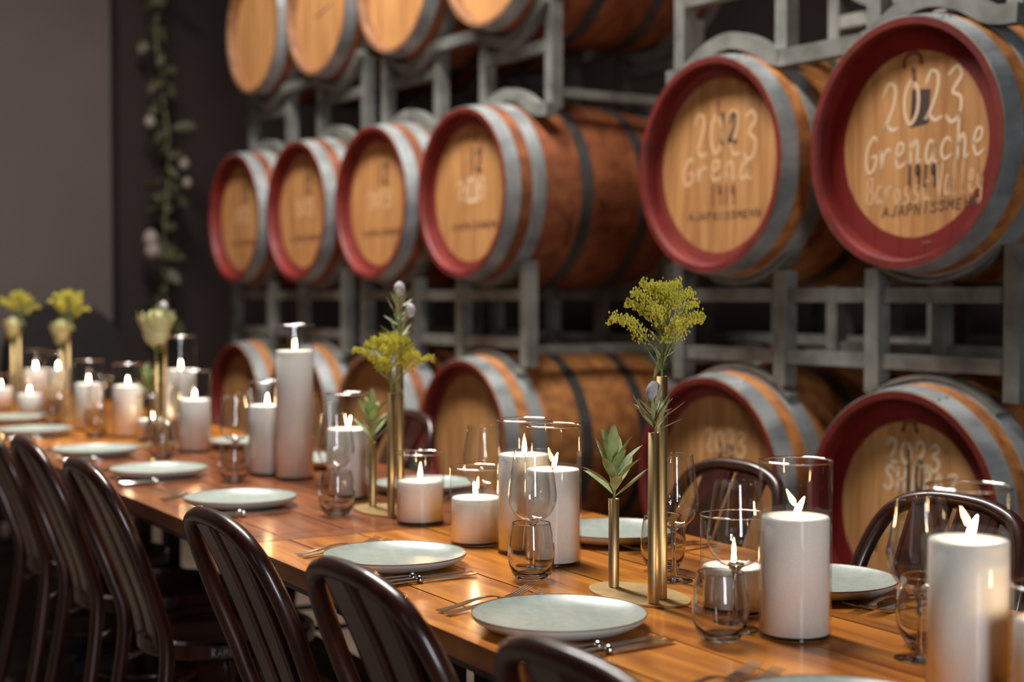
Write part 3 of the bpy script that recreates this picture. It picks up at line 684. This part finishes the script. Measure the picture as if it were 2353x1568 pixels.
def candle(v, u, h, wax, label, lean=0., az=0., P=1.0):
    t = thing('hurricane_candle', label, 'candle', tb(v, u, HT + .0003), TB, 'white candles in glass cylinders')
    for nme, m in zip(('glass_cylinder', 'lip', 'base'), cyl_mesh(h)): mobj(nme, m, t)
    r = .0515; mb = MB()
    mb.lathe([(0, .0075), (r, .0075), (r, wax - .002), (r - .002, wax + .0008), (r * .7, wax - .001), (r * .35, wax - .003), (.006, wax - .004), (0, wax - .004)], 56)
    wx = mb.build('wax', M_SAND, t)
    wk = mobj('wick', WICK, wx); wk.location = (0, 0, wax - .003)
    fl = mobj('flame', FLAME, t); fl.location = (0, 0, wax + .003); fl.rotation_euler = (0, R(lean), R(az)); fl.scale = (1.05, 1.05, .8)
S_, M_, T_ = .16, .268, .435
for a in [
 (1.5, 1.72, M_, .183, 'large front candle in a tall glass, right of the stemless tumbler', 28, -20),
 (1.494, 1.372, M_, .198, 'large white candle near the right edge in front of the SHIRAZ barrel', 22, -20),
 (1.498, 1.232, S_, .118, 'short white candle cut off by the right edge', 0, 0),
 (1.53, 1.905, S_, .075, 'short wide candle behind the front wine glass and tumbler', 0, 0),
 (1.503, 2.425, M_, .183, 'right candle of the tall pair behind the sharp wine glass', 18, -20),
 (1.52, 2.562, M_, .198, 'left candle of the tall pair behind the sharp wine glass', 0, 0),
 (1.485, 2.7, S_, .097, 'short candle left of the tall pair', -12, 0),
 (1.51, 3.01, S_, .097, 'short candle beside the base of the second gold vase set', 0, 0),
 (1.535, 3.473, M_, .178, 'medium candle behind the wine glass left of the second gold vases', 16, -20),
 (1.57, 3.92, T_, .362, 'tallest white candle in the highest glass cylinder', 8, 0),
 (1.54, 4.055, M_, .20, 'medium candle half hidden by the tallest candle', 0, 0),
 (1.558, 4.778, M_, .172, 'medium candle left of the wine glass at mid table, plain and unobstructed', 8, 0),
 (1.656, 5.23, .37, .25, 'tall blurred candle just behind the yellow protea vase', 0, 0),
 (1.502, 5.369, M_, .188, 'medium blurred candle with a small glowing candle in front', 0, 0),
 (1.545, 5.21, S_, .075, 'small glowing candle in front of a blurred medium candle', 0, 0),
 (1.454, 5.74, M_, .178, 'medium blurred candle at left between the protea vases', 0, 0),
 (1.53, 6.56, M_, .195, 'blurred candle beside the far goldenrod vase', 0, 0),
 (1.378, 6.42, S_, .1, 'small blurred candle in front of the far goldenrod vase', 0, 0),
 (1.363, 6.944, S_, .1, 'small blurred candle at the left edge', 0, 0),
 (1.52, 6.95, M_, .18, 'farthest medium candle beside the last gold vases', 0, 0)]:
    candle(*a[:5], lean=a[5], az=a[6])

# ------------------------------------------------------------------ gold bud vases
TUBES = [(-.006, .068, .16, 'short'), (-.027, -.081, .29, 'middle'), (.008, -.056, .382, 'tall')]
def vase_meshes():
    out = []
    for x, y, h, _ in TUBES:
        r = .0095; out.append(MB().lathe([(r, .004), (r, h), (r - .0012, h), (r - .0012, h - .06), (0, h - .06)], 24, M=Matrix.Translation((x, y, 0))).mesh('tube', M_GOLD))
    b = MB(); n = 48; vs = []
    for z in (0, .0035):
        vs += [(.068 * math.cos(2 * math.pi * i / n), .118 * math.sin(2 * math.pi * i / n), z) for i in range(n)]
    b.add(vs, [tuple(range(n - 1, -1, -1)), tuple(range(n, 2 * n))] + [(i, (i + 1) % n, n + (i + 1) % n, n + i) for i in range(n)])
    return b.mesh('base_plate', M_GOLD), out
VM = vase_meshes()
def vase(v, u, label, tilt=0.):
    t = thing('bud_vase_trio', label, 'vase', tb(v, u, HT + .0003), TB, 'gold three-tube bud vases')
    mobj('base_plate', VM[0], t)
    for m in VM[1]: mobj('tube', m, t)
    return t
def spot(v, u, k, dz=0): x, y, h, _ = TUBES[k]; return tb(v + x, u + y, HT + h + dz)
def frame(d):
    d = Vector(d).normalized(); return d.to_track_quat('Z', 'Y').to_matrix().to_4x4()
def leaf_geo(mb, base, d, L, W, curl=.2, mi=0, tipmi=None, droop=0., tw=0.):
    """a folded lance-shaped blade from base along d"""
    d = Vector(d).normalized(); s = d.cross(Vector((0, 0, 1)))
    if s.length < .05: s = Vector((1, 0, 0))
    s.normalize(); s = Matrix.Rotation(tw, 3, d) @ s; nrm = s.cross(d)
    prof = [(0, .12), (.18, .55), (.4, .95), (.6, 1.), (.8, .68), (.92, .36), (1, .03)]
    vs = []; fs = []
    for t, w_ in prof:
        c = Vector(base) + d * L * t + nrm * curl * L * t * t + Vector((0, 0, -droop * L * t * t)); hw = W / 2 * w_
        vs += [c - s * hw + nrm * hw * .35, c - nrm * hw * .1, c + s * hw + nrm * hw * .35]
    for i in range(len(prof) - 1):
        for k in (0, 1): fs.append((3 * i + k, 3 * i + k + 1, 3 * i + k + 4, 3 * i + k + 3))
    o = len(mb.f); mb.add(vs, fs, mi, True)
    if tipmi is not None: mb.m[-2:] = [tipmi] * 2
def leaf_obj(parent, m, *a, **k):
    mb = MB(); leaf_geo(mb, *a, **k); return mb.build('leaf', m, parent)
def octa(mb, c, r):
    c = Vector(c); vs = [c + Vector(p) * r for p in ((1, 0, 0), (-1, 0, 0), (0, 1, 0), (0, -1, 0), (0, 0, 1.3), (0, 0, -1.3))]
    mb.add(vs, [(0, 2, 4), (2, 1, 4), (1, 3, 4), (3, 0, 4), (2, 0, 5), (1, 2, 5), (3, 1, 5), (0, 3, 5)])
def goldenrod(loc, label, H=.165, seed=1, nb=13, dense=1., rz=0.):
    rd = random.Random(seed)
    t = thing('goldenrod_stem', label, 'flower', loc, rz, 'goldenrod sprays')
    MB().tube(cr([(0, 0, -.05), (.001, 0, .04), (-.003, .001, H * .6), (-.008, 0, H * .97)], 5), .0022, 7, up=(0, 1, 0), scale=None).build('stem', M_STEM, t)
    for i in range(nb):
        f = i / (nb - 1); z0 = H * (.03 + .8 * f); az = i * 2.4 + rd.uniform(-.3, .3); Lb = (.03 + .135 * (1 - f) ** .75) * rd.uniform(.88, 1.12) * H / .165
        el = R(54 + 10 * f)
        ca, sa = math.cos(az), math.sin(az)
        p = []
        for k in range(13):
            q = k / 12; r_ = Lb * (q * math.cos(el) * 1.25); zz = Lb * (q * 1.15 * math.sin(el) - .42 * q ** 3.2)
            p.append(Vector((ca * r_, sa * r_, z0 + zz)))
        sp = MB().tube(p, .0011, 5).build('branch', M_STEM, t)
        mb = MB()
        for k in range(4, 13):
            q = k / 12; c = p[k]; m = int((14 + 12 * q) * dense) if k < 12 else int(10 * dense)
            twig = (.016 * math.sin(math.pi * min(1, .2 + q * .8)) + .004)
            for _ in range(m):
                a = rd.uniform(0, 6.283); e = rd.random() ** .6
                off = Vector((math.cos(a) * twig * e, math.sin(a) * twig * e * .8, abs(rd.gauss(.002, .006)) - .002))
                octa(mb, c + off * (.6 + .4 * q) + (p[min(k + 1, 12)] - p[k]) * rd.random(), rd.uniform(.0015, .0026))
        for k in range(2, 11):                         # little green side twigs
            c = p[k]; a = rd.uniform(0, 6.283)
            mb.tube([c, c + Vector((math.cos(a) * .008, math.sin(a) * .008, .004))], .0006, 4, mi=1)
        tag(mb.build('floret_spray', [M_GROD, M_STEM], sp), kind='stuff')
    for k, (dx, dy, dz, L) in enumerate(((.6, -.4, .5, .045), (-.5, -.4, .3, .04), (.5, -.3, -1., .06), (.2, .5, .4, .04))):
        leaf_obj(t, M_LEAF, (0, 0, .018 + .012 * k), (dx, dy, dz), L, .009, droop=.1)
    return t
def leucadendron(loc, label, seed=1, H=.115, rz=0.):
    rd = random.Random(seed)
    t = thing('leucadendron_stem', label, 'foliage', loc, rz, 'leafy leucadendron stems')
    MB().tube([(0, 0, -.05), (.001, 0, .03), (0, 0, H * .62)], .0028, 7, up=(0, 1, 0)).build('stem', M_STEM, t)
    for k, z in ((0, .03), (1, .055)):
        MB().blob((0, 0, H * .35 + .03 * k), .008, .016, 8).build('bud', M_LEAF, t)
    for i in range(16):
        f = i / 15; az = i * 2.4; z0 = .004 + H * .5 * f; el = R(38 + 34 * f + rd.uniform(-6, 6))
        leaf_obj(t, [M_LEAF, M_LEAFT], (math.cos(az) * .002, math.sin(az) * .002, z0), (math.cos(az) * math.cos(el), math.sin(az) * math.cos(el), math.sin(el)), (.078 - .008 * f) * rd.uniform(.85, 1.1), .021, curl=-.18 if i % 3 else .1, tipmi=1)
    return t
def blushing_bud(loc, label, seed=1, rz=0., tall=False, second=False):
    rd = random.Random(seed)
    t = thing('serruria_stem', label, 'flower', loc, rz, 'lilac-budded protea sprigs')
    hb = .052 if not tall else .135
    MB().tube(cr([(0, 0, -.05), (.004, 0, .02), (.001, -.002, hb)], 5), .0024, 7, up=(0, 1, 0)).build('stem', M_STEMR, t)
    def head(c, s):
        mb = MB(); mb.lathe([(0, -.017 * s), (.009 * s, -.013 * s), (.0135 * s, -.003 * s), (.0138 * s, .005 * s), (.010 * s, .014 * s), (.004 * s, .019 * s), (0, .02 * s)], 14, M=Matrix.Translation(c)); mb.build('flower_bud', M_BUD, t)
    head((0, -.002, hb + .015), 1.0)
    if second:
        MB().tube(cr([(.002, 0, .05), (.018, .0, .075), (.024, 0, .09)], 5), .0018, 6, up=(0, 1, 0)).build('side_stem', M_STEMR, t); head((.025, 0, .1), .95)
    n = 34 if not tall else 42
    for i in range(n):
        f = i / (n - 1); az = i * 2.4 + rd.uniform(-.3, .3); el = R(rd.uniform(18, 62)); z0 = .002 + (hb - .02) * f
        leaf_obj(t, [M_LEAFG, M_LEAFT], (0, 0, z0), (math.cos(az) * math.cos(el), math.sin(az) * math.cos(el), math.sin(el)), rd.uniform(.042, .07) * (1 - .15 * f), .0072, curl=rd.uniform(0, .3), tipmi=1 if i % 4 == 0 else 0)
    return t
def protea(loc, label, seed=1, rz=0., s=1.):
    rd = random.Random(seed)
    t = thing('protea_stem', label, 'flower', loc, rz, 'pale yellow protea buds')
    MB().tube([(0, 0, -.05), (0, 0, .04)], .004, 8, up=(0, 1, 0)).build('stem', M_STEM, t)
    MB().lathe([(0, .03), (.022 * s, .038), (.032 * s, .062), (.03 * s, .09), (.018 * s, .115), (0, .122)], 20).build('flower_core', M_PROT, t)
    for ring, (r0, z0, L, el) in enumerate(((.02, .032, .075, 72), (.028, .05, .07, 80), (.024, .075, .055, 96))):
        for i in range(11):
            az = (i + .5 * ring) * 2 * math.pi / 11; e = R(el)
            leaf_obj(t, M_PROT, (math.cos(az) * r0 * s, math.sin(az) * r0 * s, z0), (math.cos(az) * math.cos(e), math.sin(az) * math.cos(e), math.sin(e)), L * s, .022 * s, curl=-.1)
    for i in range(6):
        az = i * 2.1; leaf_obj(t, M_LEAFG, (0, 0, .002 + .004 * i), (math.cos(az) * .8, math.sin(az) * .8, .6), .055, .016, curl=.1)
    return t
V = [(1.47, 2.09), (1.523, 3.215), (1.5, 5.0), (1.5, 6.34), (1.5, 7.3)]
VL = ['sharp gold bud vase trio on the front table', 'gold bud vase trio beside the short mid-table candle', 'blurred gold bud vase trio holding a pale protea at left', 'blurred gold bud vase trio with goldenrod, second from the left edge', 'blurred gold bud vase trio at the left edge']
for (v, u), lab in zip(V, VL): vase(v, u, lab)
leucadendron(spot(*V[0], 0), 'green leucadendron sprig in the short front gold tube', 3)
blushing_bud(spot(*V[0], 1), 'lilac-budded sprig in the middle front gold tube', 4)
goldenrod(spot(*V[0], 2), 'yellow goldenrod spray in the tallest front gold tube', .16, 11, 19, rz=2.4)
leucadendron(spot(*V[1], 0), 'green leafy sprig in the short tube of the second gold vase set', 5)
goldenrod(spot(*V[1], 1), 'yellow goldenrod spray in the second gold vase set', .135, 21, 19)
blushing_bud(spot(*V[1], 2), 'tall sprig with two pale buds above the second goldenrod', 6, tall=True, second=True)
leucadendron(spot(*V[2], 0), 'blurred green leafy sprig left of the tall blurred candle', 8)
protea(spot(*V[2], 1, .03), 'large pale yellow protea bud above the blurred candles', 2, s=1.4)
blushing_bud(spot(*V[2], 2, .03), 'blurred sprig with one pale bud above the large protea', 9)
goldenrod(spot(*V[3], 2), 'blurred goldenrod spray against the grey wall, right of two', .15, 31, 13)
protea(spot(*V[3], 1), 'round pale protea bud below the far goldenrod', 3, s=1.)
goldenrod(spot(*V[4], 2), 'blurred goldenrod spray nearest the left edge', .15, 41, 13)
protea(spot(*V[4], 1), 'small pale protea bud at the left edge', 5, s=.9)

# ------------------------------------------------------------------ far corner: hanging vine, lounge seats
vn = thing('hanging_vine', 'dim leafy vine with pale blossoms hanging down the dark far wall', 'plant', rk(3.2, 9.1, 0), RK)
rd = random.Random(5)
pts = cr([(.1, 0, 4.5), (.12, 0, 3.6), (.06, .0, 2.9), (.14, 0, 2.2), (.1, 0, 1.6), (.12, 0, 1.05)], 8)
MB().tube(pts, .012, 6, up=(1, 0, 0)).build('vine_stem', M_DLEAF, vn)
LF = []
for k in range(5):
    mb = MB(); leaf_geo(mb, (0, 0, 0), (.9, -.3, -.3 - .1 * k), .13, .075, curl=.2, tw=k * .6); LF.append(mb.mesh('leaf', M_DLEAF))
for i in range(110):
    p = pts[int(i / 110 * (len(pts) - 1))]; o = mobj('leaf', LF[i % 5], vn); o.location = p + Vector((rd.uniform(-.05, .05), rd.uniform(-.06, .02), rd.uniform(-.05, .05))); o.rotation_euler = (rd.uniform(-.5, .5), rd.uniform(-.5, .5), rd.uniform(0, 6.28)); s = rd.uniform(.7, 1.25); o.scale = (s, s, s)
for x, z, s in ((-.02, 1.62, .05), (-.01, 1.55, .05), (.2, 2.1, .035), (.22, 1.98, .03), (-.02, 2.35, .035)):
    MB().blob((x, -.1, z), s, s * 1.3, 10).build('blossom', M_DIMP, vn)
def lounge(v, u, w_, label):
    t = thing('lounge_chair', label, 'armchair', rk(v, u, 0), RK, 'dark lounge chairs')
    MB().box((-w_ / 2, -.4, .12), (w_ / 2, .35, .44), bev=.05).build('seat', M_LEATH, t)
    bk = [(-w_ / 2, .38, .12)] + [(-w_ / 2 * math.cos(a), .38, .78 + .44 * math.sin(a) ** .7) for a in [i * math.pi / 12 for i in range(13)]] + [(w_ / 2, .38, .12)]
    vs = [(x, y - .1, z) for x, y, z in bk] + [(x, y + .08, z) for x, y, z in bk]; n = len(bk)
    MB().add(vs, [tuple(range(n - 1, -1, -1)), tuple(range(n, 2 * n))] + [(i, (i + 1) % n, n + (i + 1) % n, n + i) for i in range(n)]).build('backrest', M_LEATH, t)
    for s in (-1, 1):
        MB().box((s * w_ / 2 - .07, -.38, .12), (s * w_ / 2 + .07, .36, .64), bev=.05).build('armrest', M_LEATH, t)
        for y in (-.33, .3): MB().tube([(s * (w_ / 2 - .05), y, 0), (s * (w_ / 2 - .05), y, .13)], .02, 8, up=(0, 1, 0)).build('leg', M_DKLEG, t)
lounge(2.65, 8.7, .72, 'dark lounge chair against the grey wall, nearer the barrels')
lounge(1.75, 8.75, .72, 'dark lounge chair against the grey wall, by the left edge')

# stencilled letters on the seat rim of the fourth chair, facing the viewer
c4 = NC[3]
mb = MB(); txt = 'RAMES'; n = len(txt)
view = math.degrees(math.atan2(-c4.location.y, -c4.location.x)) - math.degrees(c4.rotation_euler.z)
for i, ch in enumerate(txt):
    for st in GL[ch]:
        p = [((i + a - n / 2) * .0135, .444 + c * .018) for a, c in st]
        P3 = []
        for s_, z_ in p:
            a = R(view) + s_ / .2128 ; P3.append((.2128 * math.cos(a), .2128 * math.sin(a), z_))
        mb.tube(P3, .0012, 4, up=(0, 0, 1) if False else (math.cos(R(view)), math.sin(R(view)), 0))
st_parent = [o for o in COL.objects if o.parent == c4 and o.name.startswith('seat')][0]
mb.build('stencil_lettering', M_PALE, st_parent)
